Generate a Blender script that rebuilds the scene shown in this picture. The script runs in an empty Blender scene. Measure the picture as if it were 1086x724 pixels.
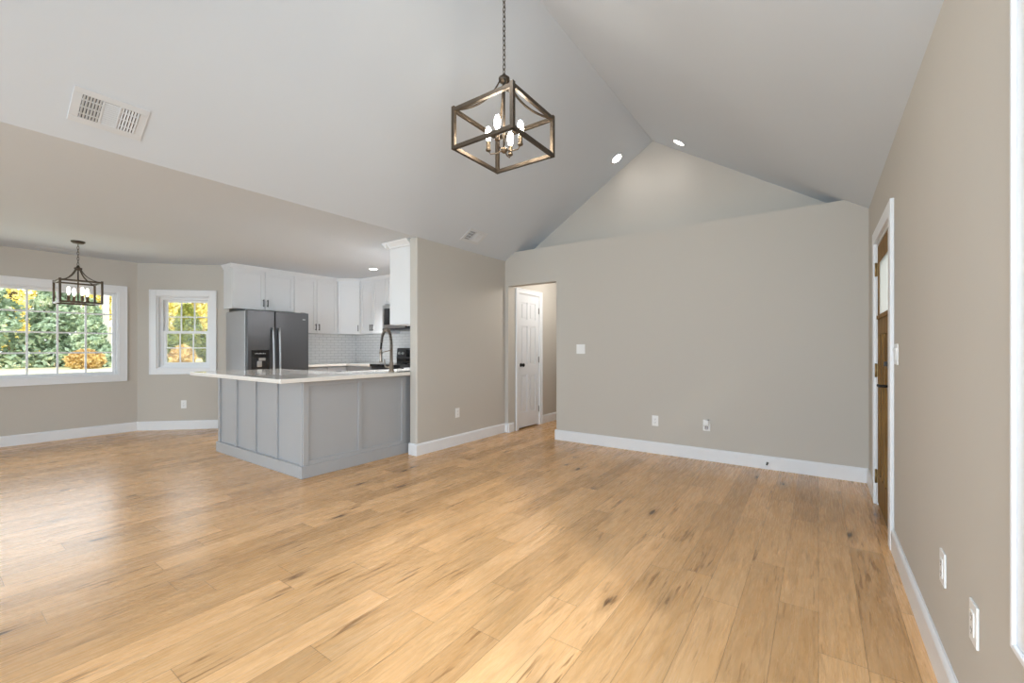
import bpy, bmesh, math, random
from mathutils import Matrix, Vector
PI = math.pi
C = bpy.context.scene.collection
SC = bpy.context.scene

# ------------------------------------------------------------------ camera, world, sun, exposure
cam_d = bpy.data.cameras.new('camera'); cam = bpy.data.objects.new('camera', cam_d); C.objects.link(cam)
cam.location = (0, 0, 1.2); cam.rotation_euler = (PI/2, 0, math.radians(35.42))
cam_d.sensor_width = 36; cam_d.lens = 36*457/1086; cam_d.shift_y = 7/1086; cam_d.clip_start = .02; cam_d.clip_end = 300
SC.camera = cam
SC.view_settings.view_transform = 'Standard'; SC.view_settings.look = 'None'
SC.view_settings.gamma = 1; SC.view_settings.use_curve_mapping = False
SC.view_settings.exposure = 0.65
SC.cycles.max_bounces = 12; SC.cycles.diffuse_bounces = 6; SC.cycles.glossy_bounces = 4
SC.cycles.transparent_max_bounces = 16; SC.cycles.sample_clamp_indirect = 6
SC.cycles.caustics_reflective = False; SC.cycles.caustics_refractive = False

w = bpy.data.worlds.new('sky'); SC.world = w; w.use_nodes = True
bg = w.node_tree.nodes['Background']; bg.inputs[0].default_value = (.93, .97, 1, 1); bg.inputs[1].default_value = 1.7

def lamp(name, kind, energy, loc, rot=(0, 0, 0), color=(1, 1, 1), size=None, size_y=None, parent=None, **kw):
    d = bpy.data.lights.new(name, kind); d.energy = energy; d.color = color
    if kind == 'AREA':
        d.shape = 'RECTANGLE'; d.size = size; d.size_y = size_y or size
    for k, v in kw.items(): setattr(d, k, v)
    o = bpy.data.objects.new(name, d); C.objects.link(o); o.location = loc; o.rotation_euler = rot
    if parent: o.parent = parent
    return o
def aim(dx, dy, dz): return Vector((dx, dy, dz)).to_track_quat('-Z', 'Y').to_euler()
# sun comes in over the right wall, 30 degrees up
lamp('sun', 'SUN', 1.05, (6, -5, 6), aim(-.81, .58, -.58), (1, .95, .86), angle=math.radians(5))
# added fill lamps behind the camera (patio, dining); daylight at right and bay windows
lamp('patio_fill', 'AREA', 170, (-1.7, -4.66, 1.12), aim(0, 1, 0), (.70, .86, 1), 3.0, 2.0)
lamp('window_daylight', 'AREA', 46, (.50, .45, 1.35), aim(-.8, 1, -.5), (.70, .86, 1), 1.6, 1.4)
lamp('dining_fill', 'AREA', 43, (-5.6, -4.66, 1.25), aim(0, 1, .1), (.68, .87, 1), 2.4, 1.9)
lamp('bay_daylight', 'AREA', 8, (-8.36, .9, 1.41), aim(1, 0, 0), (.84, .92, 1), 1.6, 1.2)

# ------------------------------------------------------------------ materials
def nodes(name):
    m = bpy.data.materials.new(name); m.use_nodes = True
    nt = m.node_tree; return m, nt, nt.nodes['Principled BSDF']
def mat(name, col, rough=.5, metal=0., var=.03, scale=8., bump=0., bscale=60., spec=.5, coat=0., aniso=None):
    m, nt, b = nodes(name)
    tc = nt.nodes.new('ShaderNodeTexCoord'); n = nt.nodes.new('ShaderNodeTexNoise')
    n.inputs['Scale'].default_value = scale; n.inputs['Detail'].default_value = 3
    mp = nt.nodes.new('ShaderNodeMapping'); nt.links.new(tc.outputs['Object'], mp.inputs[0]); nt.links.new(mp.outputs[0], n.inputs['Vector'])
    if aniso: mp.inputs['Scale'].default_value = aniso
    r = nt.nodes.new('ShaderNodeMix'); r.data_type = 'RGBA'
    r.inputs[6].default_value = (*[c*(1-var) for c in col], 1); r.inputs[7].default_value = (*[min(1, c*(1+var)) for c in col], 1)
    nt.links.new(n.outputs[0], r.inputs[0]); nt.links.new(r.outputs[2], b.inputs['Base Color'])
    b.inputs['Roughness'].default_value = rough; b.inputs['Metallic'].default_value = metal
    b.inputs['Specular IOR Level'].default_value = spec; b.inputs['Coat Weight'].default_value = coat
    if bump:
        n2 = nt.nodes.new('ShaderNodeTexNoise'); n2.inputs['Scale'].default_value = bscale; n2.inputs['Detail'].default_value = 4
        nt.links.new(mp.outputs[0], n2.inputs['Vector'])
        bp = nt.nodes.new('ShaderNodeBump'); bp.inputs['Strength'].default_value = bump; bp.inputs['Distance'].default_value = .002
        nt.links.new(n2.outputs[0], bp.inputs['Height']); nt.links.new(bp.outputs[0], b.inputs['Normal'])
    return m
def emit(name, col, s):
    m, nt, b = nodes(name); b.inputs['Base Color'].default_value = (*col, 1)
    b.inputs['Emission Color'].default_value = (*col, 1); b.inputs['Emission Strength'].default_value = s
    return m
def pane_glass(name, tint=(1, 1, 1), refl=1.0):
    m = bpy.data.materials.new(name); m.use_nodes = True; nt = m.node_tree; nt.nodes.clear()
    o = nt.nodes.new('ShaderNodeOutputMaterial'); mx = nt.nodes.new('ShaderNodeMixShader'); fr = nt.nodes.new('ShaderNodeFresnel')
    fr.inputs[0].default_value = 1.25
    t = nt.nodes.new('ShaderNodeBsdfTransparent'); t.inputs[0].default_value = (*tint, 1); g = nt.nodes.new('ShaderNodeBsdfGlossy'); g.inputs['Roughness'].default_value = .02
    nt.links.new(fr.outputs[0], mx.inputs[0]); nt.links.new(t.outputs[0], mx.inputs[1]); nt.links.new(g.outputs[0], mx.inputs[2]); nt.links.new(mx.outputs[0], o.inputs[0])
    return m

M = {}
M['wall'] = mat('taupe_wall_paint', (.53, .495, .445), .75, var=.012, scale=1.5, bump=.08, bscale=220, spec=.25)
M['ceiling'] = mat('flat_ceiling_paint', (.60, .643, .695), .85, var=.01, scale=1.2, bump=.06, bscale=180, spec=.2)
M['trim'] = mat('white_trim_paint', (.77, .775, .79), .35, var=.01)
M['vinyl'] = mat('white_window_vinyl', (.80, .81, .82), .35, var=.01)
M['door_white'] = mat('white_door_paint', (.76, .77, .79), .35, var=.01)
M['cab_white'] = mat('white_cabinet_lacquer', (.74, .74, .745), .4, var=.01)
M['cab_grey'] = mat('grey_cabinet_lacquer', (.385, .39, .40), .42, var=.015, scale=4)
M['counter'] = mat('cream_quartz', (.78, .745, .69), .09, var=.05, scale=14)
M['steel_dark'] = mat('dark_stainless', (.115, .115, .12), .30, .85, var=.05, scale=6, aniso=(2, 2, 60))
M['steel'] = mat('brushed_stainless', (.55, .55, .55), .28, 1., var=.05, scale=6, aniso=(2, 2, 60))
M['steel_satin'] = mat('satin_steel', (.42, .42, .43), .42, .9, var=.04)
M['fridge_side'] = mat('silver_side_panel', (.50, .50, .51), .28, .6, var=.02)
M['black'] = mat('black_plastic', (.012, .012, .013), .3, var=.1)
M['black_glass'] = mat('black_glass', (.01, .01, .011), .06, var=.05)
M['black_metal'] = mat('matte_black_metal', (.02, .019, .018), .4, .6, var=.1)
M['bronze'] = mat('brushed_bronze', (.085, .065, .047), .42, .75, var=.25, scale=30, aniso=(1, 1, .2))
M['socket'] = mat('aged_brass_socket', (.16, .12, .08), .4, .8, var=.2, scale=30)
M['nickel'] = mat('warm_nickel', (.29, .245, .205), .3, 1., var=.08, scale=30)
M['brass'] = mat('satin_brass', (.36, .25, .11), .35, .9, var=.1, scale=30)
M['hinge'] = mat('grey_hinge_metal', (.25, .24, .22), .4, .8, var=.1)
M['plastic'] = mat('white_plastic', (.82, .82, .81), .3, var=.01)
M['slot'] = mat('dark_slot', (.03, .03, .03), .6, var=.1)
M['duct'] = mat('dark_duct', (.13, .13, .13), .8, var=.1)
M['vent'] = mat('white_vent_metal', (.62, .645, .675), .45, var=.01)
M['bulb'] = emit('glowing_bulb', (1, .90, .74), 55)
M['bulb_d'] = emit('glowing_dining_bulb', (1, .88, .70), 7)
M['lens'] = emit('downlight_lens', (1, .95, .88), 14)
M['glass'] = pane_glass('window_glass', (.97, .98, .98))
def frosted():
    m = bpy.data.materials.new('frosted_door_glass'); m.use_nodes = True; nt = m.node_tree; nt.nodes.clear()
    o = nt.nodes.new('ShaderNodeOutputMaterial'); a, b = nt.nodes.new('ShaderNodeMixShader'), nt.nodes.new('ShaderNodeMixShader')
    t = nt.nodes.new('ShaderNodeBsdfTransparent'); tr = nt.nodes.new('ShaderNodeBsdfTranslucent'); d = nt.nodes.new('ShaderNodeBsdfDiffuse')
    n = nt.nodes.new('ShaderNodeTexNoise'); n.inputs['Scale'].default_value = 90; cr = nt.nodes.new('ShaderNodeValToRGB')
    cr.color_ramp.elements[0].color = (.72, .75, .76, 1); cr.color_ramp.elements[1].color = (.86, .88, .88, 1)
    nt.links.new(n.outputs[0], cr.inputs[0]); nt.links.new(cr.outputs[0], tr.inputs[0]); nt.links.new(cr.outputs[0], d.inputs[0])
    a.inputs[0].default_value = .5; b.inputs[0].default_value = .65
    nt.links.new(tr.outputs[0], a.inputs[1]); nt.links.new(d.outputs[0], a.inputs[2]); nt.links.new(t.outputs[0], b.inputs[1]); nt.links.new(a.outputs[0], b.inputs[2]); nt.links.new(b.outputs[0], o.inputs[0])
    return m
M['door_glass'] = frosted()
M['clear'] = pane_glass('clear_plastic', (.9, .9, .92))
M['bark'] = mat('bark', (.10, .075, .055), .9, var=.3, scale=20)
M['siding'] = mat('pale_siding', (.75, .74, .68), .7, var=.05, scale=3)
M['shingle'] = mat('shingle', (.25, .23, .22), .9, var=.2, scale=20)

def wood_door():
    m, nt, b = nodes('stained_door_wood')
    tc = nt.nodes.new('ShaderNodeTexCoord'); mp = nt.nodes.new('ShaderNodeMapping'); mp.inputs['Scale'].default_value = (18, 18, 1.2)
    n = nt.nodes.new('ShaderNodeTexNoise'); n.inputs['Scale'].default_value = 2.5; n.inputs['Detail'].default_value = 8
    cr = nt.nodes.new('ShaderNodeValToRGB'); e = cr.color_ramp.elements
    e[0].position = .3; e[0].color = (.13, .066, .017, 1); e[1].position = .75; e[1].color = (.34, .20, .062, 1)
    nt.links.new(tc.outputs['Object'], mp.inputs[0]); nt.links.new(mp.outputs[0], n.inputs['Vector']); nt.links.new(n.outputs[0], cr.inputs[0]); nt.links.new(cr.outputs[0], b.inputs['Base Color'])
    b.inputs['Roughness'].default_value = .65; b.inputs['Specular IOR Level'].default_value = .2
    return m
M['door_wood'] = wood_door()

def tile():
    m, nt, b = nodes('white_subway_tile')
    tc = nt.nodes.new('ShaderNodeTexCoord'); sp = nt.nodes.new('ShaderNodeSeparateXYZ'); cb = nt.nodes.new('ShaderNodeCombineXYZ')
    nt.links.new(tc.outputs['Object'], sp.inputs[0]); nt.links.new(sp.outputs[0], cb.inputs[0]); nt.links.new(sp.outputs[2], cb.inputs[1])
    br = nt.nodes.new('ShaderNodeTexBrick'); br.inputs['Scale'].default_value = 1
    br.inputs['Brick Width'].default_value = .15; br.inputs['Row Height'].default_value = .05; br.inputs['Mortar Size'].default_value = .0028
    br.inputs['Color1'].default_value = (.80, .80, .80, 1); br.inputs['Color2'].default_value = (.77, .77, .775, 1); br.inputs['Mortar'].default_value = (.50, .50, .50, 1)
    nt.links.new(cb.outputs[0], br.inputs['Vector']); nt.links.new(br.outputs['Color'], b.inputs['Base Color'])
    bp = nt.nodes.new('ShaderNodeBump'); bp.inputs['Strength'].default_value = .4; bp.inputs['Distance'].default_value = .003; bp.invert = True
    nt.links.new(br.outputs['Fac'], bp.inputs['Height']); nt.links.new(bp.outputs[0], b.inputs['Normal'])
    b.inputs['Roughness'].default_value = .15
    return m
M['tile'] = tile()

def planks():
    m, nt, b = nodes('oak_vinyl_planks'); N = nt.nodes; Lk = nt.links.new
    def math_(op, a, bb=None, c=None):
        n = N.new('ShaderNodeMath'); n.operation = op
        for i, v in enumerate((a, bb, c)):
            if v is None: continue
            if isinstance(v, (int, float)): n.inputs[i].default_value = v
            else: Lk(v, n.inputs[i])
        return n.outputs[0]
    def mixc(fac, a, c, mode='MIX'):
        n = N.new('ShaderNodeMix'); n.data_type = 'RGBA'; n.blend_type = mode
        for i, v in ((0, fac), (6, a), (7, c)):
            if isinstance(v, (int, float)): n.inputs[i].default_value = v
            elif isinstance(v, tuple): n.inputs[i].default_value = (*v, 1)
            else: Lk(v, n.inputs[i])
        return n.outputs[2]
    def white(x, y):
        cb = N.new('ShaderNodeCombineXYZ'); Lk(x, cb.inputs[0])
        if y is not None: Lk(y, cb.inputs[1])
        wn = N.new('ShaderNodeTexWhiteNoise'); wn.noise_dimensions = '2D'; Lk(cb.outputs[0], wn.inputs['Vector']); return wn.outputs['Value']
    def noise(x, y, z, scale, detail=4, rough=.5, dist=0):
        cb = N.new('ShaderNodeCombineXYZ'); Lk(x, cb.inputs[0]); Lk(y, cb.inputs[1]); Lk(z, cb.inputs[2])
        n = N.new('ShaderNodeTexNoise'); n.inputs['Scale'].default_value = scale; n.inputs['Detail'].default_value = detail
        n.inputs['Roughness'].default_value = rough; n.inputs['Distortion'].default_value = dist; Lk(cb.outputs[0], n.inputs['Vector']); return n.outputs[0]
    def ramp(v, pts):
        r = N.new('ShaderNodeValToRGB'); el = r.color_ramp.elements
        while len(el) < len(pts): el.new(.5)
        for e_, (p, c) in zip(el, pts): e_.position = p; e_.color = (*c, 1) if isinstance(c, tuple) else (c, c, c, 1)
        Lk(v, r.inputs[0]); return r.outputs[0]
    tc = N.new('ShaderNodeTexCoord'); sp = N.new('ShaderNodeSeparateXYZ'); Lk(tc.outputs['Object'], sp.inputs[0]); X, Y = sp.outputs[0], sp.outputs[1]
    W, L = .152, 1.22
    rx = math_('DIVIDE', X, W); row = math_('FLOOR', rx); fx = math_('FRACT', rx)
    ry = math_('ADD', math_('DIVIDE', Y, L), math_('MULTIPLY', white(row, None), 7.31)); col = math_('FLOOR', ry); fy = math_('FRACT', ry)
    rnd = white(row, col); seed = math_('MULTIPLY', rnd, 37.)
    grain = noise(X, math_('MULTIPLY', Y, .11), seed, 40, 6, .65, .6)
    broad = noise(X, math_('MULTIPLY', Y, .16), seed, 9, 3, .5, 1.2)
    fine = noise(X, math_('MULTIPLY', Y, .045), seed, 110, 2, .55)
    rings = math_('FRACT', math_('MULTIPLY', noise(X, math_('MULTIPLY', Y, .09), math_('ADD', seed, 5.), 7, 1, .4, .4), 13.))
    streak = noise(X, math_('MULTIPLY', Y, .065), math_('ADD', seed, 23.), 46, 3, .55, .8)
    smask = noise(X, math_('MULTIPLY', Y, .45), math_('ADD', seed, 3.), 4.5, 2, .5)
    base = ramp(grain, [(.28, (.61, .335, .135)), (.5, (.70, .402, .176)), (.72, (.765, .458, .222))])
    c = mixc(math_('MULTIPLY', ramp(broad, [(.35, 0.), (.70, 1.)]), .45), base, (.78, .495, .262))
    c = mixc(math_('MULTIPLY', ramp(rings, [(0., 1.), (.3, 0.), (.9, 0.), (1., 1.)]), .20), c, (.40, .225, .10))
    tone = ramp(rnd, [(0., (.80, .775, .74)), (.5, (1., 1., 1.)), (1., (1.14, 1.14, 1.17))])
    c = mixc(1., c, tone, 'MULTIPLY')
    c = mixc(math_('MULTIPLY', ramp(fine, [(.52, 0.), (.70, 1.)]), .16), c, (.30, .165, .072))
    sk = math_('MULTIPLY', ramp(streak, [(.57, 0.), (.65, 1.)]), ramp(smask, [(.47, 0.), (.60, 1.)])); c = mixc(math_('MULTIPLY', sk, .76), c, (.26, .125, .046))
    cb = N.new('ShaderNodeCombineXYZ'); Lk(X, cb.inputs[0]); Lk(math_('MULTIPLY', Y, .34), cb.inputs[1]); Lk(seed, cb.inputs[2])
    vo = N.new('ShaderNodeTexVoronoi'); vo.inputs['Scale'].default_value = 5.2; Lk(cb.outputs[0], vo.inputs['Vector'])
    kd = math_('ADD', vo.outputs['Distance'], math_('MULTIPLY', math_('SUBTRACT', grain, .5), .30))
    vs = N.new('ShaderNodeSeparateColor'); Lk(vo.outputs['Color'], vs.inputs[0]); on = math_('GREATER_THAN', vs.outputs[0], .30)
    halo = math_('MULTIPLY', math_('MULTIPLY', ramp(kd, [(.06, 1.), (.28, 0.)]), on), .60); c = mixc(halo, c, (.33, .18, .078))
    core = math_('MULTIPLY', math_('MULTIPLY', ramp(kd, [(.05, 1.), (.105, 0.)]), on), .92); c = mixc(core, c, (.085, .042, .018))
    ex = math_('MINIMUM', fx, math_('SUBTRACT', 1., fx)); ey = math_('MINIMUM', fy, math_('SUBTRACT', 1., fy))
    gx = math_('LESS_THAN', ex, .0085); gy = math_('LESS_THAN', ey, .0013); gap = math_('MAXIMUM', gx, gy)
    c = mixc(math_('MULTIPLY', gap, .60), c, (.20, .11, .05))
    Lk(c, b.inputs['Base Color'])
    Lk(math_('ADD', .20, math_('MULTIPLY', fine, .14)), b.inputs['Roughness'])
    bp = N.new('ShaderNodeBump'); bp.inputs['Strength'].default_value = .08; bp.inputs['Distance'].default_value = .002
    Lk(math_('SUBTRACT', math_('MULTIPLY', fine, .4), gap), bp.inputs['Height']); Lk(bp.outputs[0], b.inputs['Normal'])
    b.inputs['Specular IOR Level'].default_value = .5
    return m
M['floor'] = planks()

def foliage(name, a, b_, c):
    m, nt, b = nodes(name)
    tc = nt.nodes.new('ShaderNodeTexCoord'); n = nt.nodes.new('ShaderNodeTexNoise'); n.inputs['Scale'].default_value = 1.3; n.inputs['Detail'].default_value = 6; n.inputs['Roughness'].default_value = .75
    cr = nt.nodes.new('ShaderNodeValToRGB'); e = cr.color_ramp.elements; e.new(.5)
    for e_, p, k in zip(e, (.32, .5, .66), (a, b_, c)): e_.position = p; e_.color = (*k, 1)
    nt.links.new(tc.outputs['Object'], n.inputs['Vector']); nt.links.new(n.outputs[0], cr.inputs[0]); nt.links.new(cr.outputs[0], b.inputs['Base Color'])
    b.inputs['Roughness'].default_value = .6; b.inputs['Subsurface Weight'].default_value = 0
    return m
M['leaf_blue'] = foliage('blue_green_needles', (.14, .23, .15), (.38, .50, .35), (.66, .72, .50))
M['leaf_yellow'] = foliage('yellow_autumn_leaves', (.62, .50, .10), (.90, .80, .28), (.94, .90, .55))
M['leaf_olive'] = foliage('olive_leaves', (.10, .15, .03), (.26, .30, .06), (.55, .50, .12))
M['leaf_orange'] = foliage('orange_brown_leaves', (.42, .24, .07), (.66, .48, .20), (.80, .68, .38))
M['grass'] = foliage('front_grass', (.06, .09, .03), (.10, .13, .05), (.16, .18, .08))
M['lawn'] = foliage('straw_lawn', (.62, .56, .28), (.78, .72, .42), (.85, .80, .55))

# ------------------------------------------------------------------ mesh helpers
class MB:
    def __init__(s): s.bm = bmesh.new()
    def box(s, x0, x1, y0, y1, z0, z1, bev=0.):
        vs = [s.bm.verts.new((x, y, z)) for x in (x0, x1) for y in (y0, y1) for z in (z0, z1)]
        f = [(0, 1, 3, 2), (4, 6, 7, 5), (0, 4, 5, 1), (2, 3, 7, 6), (0, 2, 6, 4), (1, 5, 7, 3)]
        fs = [s.bm.faces.new([vs[i] for i in q]) for q in f]
        if bev: bmesh.ops.bevel(s.bm, geom=list({e for q in fs for e in q.edges}), offset=bev, segments=2, affect='EDGES', profile=.6)
        return s
    def prism(s, pts, a0, a1, ax='z'):
        def v(p, a): return {'z': (p[0], p[1], a), 'y': (p[0], a, p[1]), 'x': (a, p[0], p[1])}[ax]
        A = [s.bm.verts.new(v(p, a0)) for p in pts]; B = [s.bm.verts.new(v(p, a1)) for p in pts]; n = len(pts)
        s.bm.faces.new(A); s.bm.faces.new(B[::-1])
        for i in range(n): s.bm.faces.new((A[i], B[i], B[(i+1) % n], A[(i+1) % n]))
        bmesh.ops.recalc_face_normals(s.bm, faces=s.bm.faces[:]); return s
    def tube(s, pts, r, n=8, closed=False):
        pts = [Vector(p) for p in pts]; rs = r if isinstance(r, (list, tuple)) else [r]*len(pts); rings = []
        m = len(pts); up = None
        for i, p in enumerate(pts):
            if closed: t = pts[(i+1) % m]-pts[i-1]
            else: t = pts[min(i+1, m-1)]-pts[max(i-1, 0)]
            t.normalize()
            if up is None: up = Vector((0, 0, 1)) if abs(t.z) < .9 else Vector((1, 0, 0))
            a = t.cross(up); 
            if a.length < 1e-4: a = t.cross(Vector((0, 1, 0)))
            a.normalize(); bb = t.cross(a); up = -bb if False else up
            rings.append([s.bm.verts.new(p+(a*math.cos(2*PI*k/n)+bb*math.sin(2*PI*k/n))*rs[i]) for k in range(n)])
        for i in range(m if closed else m-1):
            A, B = rings[i], rings[(i+1) % m]
            for k in range(n): s.bm.faces.new((A[k], A[(k+1) % n], B[(k+1) % n], B[k])).smooth = True
        if not closed: s.bm.faces.new(rings[0][::-1]); s.bm.faces.new(rings[-1])
        return s
    def bar(s, p, q, wd, ht=None, ref=(0, 0, 1)):
        p, q = Vector(p), Vector(q); ht = ht or wd; t = (q-p).normalized(); ref = Vector(ref)
        if abs(t.dot(ref)) > .95: ref = Vector((1, 0, 0))
        a = t.cross(ref).normalized(); b = t.cross(a)
        A = [s.bm.verts.new(p+a*wd/2*i+b*ht/2*j) for i, j in ((-1, -1), (1, -1), (1, 1), (-1, 1))]
        B = [s.bm.verts.new(q+a*wd/2*i+b*ht/2*j) for i, j in ((-1, -1), (1, -1), (1, 1), (-1, 1))]
        s.bm.faces.new(A[::-1]); s.bm.faces.new(B)
        for k in range(4): s.bm.faces.new((A[k], A[(k+1) % 4], B[(k+1) % 4], B[k]))
        return s
    def lathe(s, prof, c=(0, 0, 0), n=16, ax='z', smooth=True):
        rings = []
        for r, h in prof:
            if r < 1e-5: r = 1e-5
            ring = []
            for k in range(n):
                x, y = r*math.cos(2*PI*k/n), r*math.sin(2*PI*k/n)
                v = {'z': (x, y, h), 'y': (x, h, -y), 'x': (h, x, y)}[ax]
                ring.append(s.bm.verts.new((v[0]+c[0], v[1]+c[1], v[2]+c[2])))
            rings.append(ring)
        for A, B in zip(rings, rings[1:]):
            for k in range(n): s.bm.faces.new((A[k], A[(k+1) % n], B[(k+1) % n], B[k])).smooth = smooth
        s.bm.faces.new(rings[0][::-1]); s.bm.faces.new(rings[-1])
        return s
    def build(s, name, m, parent=None, recalc=True, bevel=0):
        if recalc: bmesh.ops.recalc_face_normals(s.bm, faces=s.bm.faces[:])
        me = bpy.data.meshes.new(name); s.bm.to_mesh(me); s.bm.free()
        me.materials.append(M[m]); o = bpy.data.objects.new(name, me); C.objects.link(o)
        if parent: o.parent = parent
        if bevel:
            md = o.modifiers.new('bevel', 'BEVEL'); md.width = bevel; md.segments = 2; md.limit_method = 'ANGLE'
        return o
def thing(name, label, cat, loc=(0, 0, 0), rz=0, group=None, mtx=None, kind=None):
    o = bpy.data.objects.new(name, None); C.objects.link(o); o.empty_display_size = .1
    if mtx is not None: o.matrix_world = mtx
    else: o.location = loc; o.rotation_euler = (0, 0, rz)
    if label: o['label'] = label
    if cat: o['category'] = cat
    if group: o['group'] = group
    if kind: o['kind'] = kind
    return o
def tag(o, label, cat, group=None, kind=None):
    o['label'] = label; o['category'] = cat
    if group: o['group'] = group
    if kind: o['kind'] = kind
    return o
def struct(o, label=None, cat=None):
    o['kind'] = 'structure'
    if label: o['label'] = label
    if cat: o['category'] = cat
    return o
def place(o, loc, rz=0): o.location = loc; o.rotation_euler = (0, 0, rz); return o
R90, R45 = PI/2, PI/4

# ------------------------------------------------------------------ room constants
XL, XR, YF, YG, YB = -3.65, .365, 4.96, 5.26, -4.60          # living room left, right, far wall, upper gable, back wall
XK, YK, XB = -7.30, 5.05, -8.08                             # kitchen left, kitchen back, bay window wall
HC = 2.44; SL = .635; XM = (XL+XR)/2; ZR = HC+SL*(XR-XL)/2; T = .12

def wall(name, Ln, H, openings, loc, rz, label, t=T, m='wall'):
    xs = sorted({0, Ln, *[v for o in openings for v in o[:2]]}); zs = sorted({0, H, *[v for o in openings for v in o[2:]]})
    mb = MB()
    for x0, x1 in zip(xs, xs[1:]):
        run = None
        for z0, z1 in zip(zs, zs[1:]):
            hole = any(o[0] <= x0+1e-6 and x1 <= o[1]+1e-6 and o[2] <= z0+1e-6 and z1 <= o[3]+1e-6 for o in openings)
            if hole:
                if run: mb.box(x0, x1, 0, t, *run); run = None
            else: run = (run[0], z1) if run else (z0, z1)
        if run: mb.box(x0, x1, 0, t, *run)
    o = mb.build(name, m); place(o, loc, rz); return struct(o, label, 'wall')

struct(MB().box(-8.4, .60, YB-.2, 8.7, -.12, 0).build('floor', 'floor'), 'light oak plank floor running through the whole room', 'floor')
# cathedral ceiling plus flat kitchen and dining ceiling, one slab
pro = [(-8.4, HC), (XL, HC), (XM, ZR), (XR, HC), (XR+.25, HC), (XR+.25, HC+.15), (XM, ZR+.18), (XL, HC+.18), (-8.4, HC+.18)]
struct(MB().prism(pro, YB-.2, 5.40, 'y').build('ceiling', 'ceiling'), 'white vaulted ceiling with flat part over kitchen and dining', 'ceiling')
# far wall, cut along the slope at both ends, with the hallway opening
OX0, OX1, OZ = -3.59, -2.81, 2.08; ZL = 2.55
mb = MB()
mb.box(XL-.005, OX0, YF, YF+T, 0, OZ).box(OX1, XR+.05, YF, YF+T, 0, OZ)
mb.prism([(XL-.005, OZ), (XR+.05, OZ), (XR+.05, HC), (XR, HC), (XR-(ZL-HC)/SL, ZL), (XL+(ZL-HC)/SL, ZL), (XL, HC), (XL-.005, HC)], YF, YF+T, 'y')
mb.box(XL+.17, XR-.17, YF+T, YG+.05, ZL-.06, ZL)
struct(mb.build('wall_far', 'wall'), 'taupe far wall under the plant ledge, with hallway opening', 'wall')
struct(MB().prism([(XL-.05, HC-.05), (XR+.05, HC-.05), (XR+.05, HC+.05), (XM, ZR+.06), (XL-.05, HC+.05)], YG, YG+.1, 'y').build('wall_gable', 'wall'), 'taupe triangular gable wall above the ledge', 'wall')
wall('wall_partition', YF+T-3.30, HC+.01, [], (XL, 3.30, 0), R90, 'taupe partition wall between living room and kitchen')
o = bpy.data.objects['wall_partition']; md = o.modifiers.new('bevel', 'BEVEL'); md.width = .018; md.segments = 3; md.limit_method = 'ANGLE'
# right wall: local x runs towards the camera from the far corner
DY0, DY1, DZ = 3.475, 4.335, 2.0; WY0, WY1, WZ0, WZ1 = -.40, 1.295, .645, 2.12
wall('wall_right', 5.4-YB+.2, HC+.02, [(5.4-DY1, 5.4-DY0, 0, DZ), (5.4-WY1, 5.4-WY0, WZ0, WZ1)], (XR, 5.4, 0), -R90, 'taupe right wall with the wooden front door', .14)
# kitchen and bay
wall('wall_kitchen_left', YK+.12-2.73, HC, [], (XK, 2.73, 0), R90, 'taupe kitchen wall behind the refrigerator')
wall('wall_kitchen_back', 3.6, HC, [], (XK, YK, 0), 0, 'kitchen back wall behind the range')
BY0 = -.28; DL = (XK-XB)*math.sqrt(2)
B0, B1, BZ0, BZ1 = .03, 1.745, .82, 1.99                    # bay window opening along Y and z
wall('wall_bay', 1.95-BY0, HC, [(B0-BY0, B1-BY0, BZ0, BZ1)], (XB, BY0, 0), R90, 'taupe bay wall holding the large grid window', .16)
S0, S1, SZ0, SZ1 = .255, .965, .905, 1.965
wall('wall_bay_diagonal', DL+.12, HC, [(S0, S1, SZ0, SZ1)], (XB, 1.95, 0), R45, 'taupe diagonal bay wall holding the double hung window', .16)
wall('wall_bay_near', DL, HC, [(.2, .9, SZ0, SZ1)], (XK, BY0-(XK-XB), 0), PI-R45, 'near diagonal wall of the bay', .16)
wall('wall_dining', BY0-(XK-XB)-YB+.2, HC, [], (XK, YB-.2, 0), R90, 'dining side wall near the camera')
# wall behind the camera with patio and dining openings added for the fill lamps
wall('wall_back', XR-XK+.2, HC, [(XR-(-.2), XR-(-3.2), 0, 2.12), (XR+4.4, XR+6.8, .3, 2.2)], (XR, YB, 0), PI, 'wall behind the camera with openings added for fill light', .14)
struct(MB().prism([(XL, HC), (XR, HC), (XM, ZR)], YB-.14, YB, 'y').build('wall_back_gable', 'wall'), 'gable above the wall behind the camera', 'wall')
# hallway
HD0, HD1 = 5.20, 5.78
wall('wall_hall_left', 3.5, HC, [(HD0-5.08, HD1-5.08, 0, 2.01)], (OX0, 5.08, 0), R90, 'taupe hallway wall with the white six panel door', .10)
wall('wall_hall_right', 3.5, HC, [], (-2.45, 8.58, 0), -R90, 'right wall of the hallway')
wall('wall_hall_end', 1.5, HC, [], (-3.75, 8.5, 0), 0, 'end wall of the hallway')
struct(MB().box(-3.8, -2.3, 5.08, 8.7, HC, HC+.1).build('ceiling_hall', 'ceiling'), 'hallway ceiling', 'ceiling')
wall('wall_light_block_back', 1.3, HC, [], (-4.7, 6.4, 0), -R90, 'unseen back wall added to block light behind the hall door')  # unseen box added behind the hall door so its gap stays dark
wall('wall_light_block_side', 1.1, HC, [], (-4.75, 6.3, 0), 0, 'unseen side wall added to block light behind the hall door')
struct(MB().box(-4.8, -3.7, 5.17, 6.45, HC, HC+.1).build('ceiling_light_block', 'ceiling'), 'unseen ceiling added to block light behind the hall door', 'ceiling')
lamp('hall_fill', 'POINT', 16, (-2.75, 5.8, 2.25), color=(1, .95, .88), shadow_soft_size=.12)  # unseen lamp, added to brighten the hallway and its door

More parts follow.
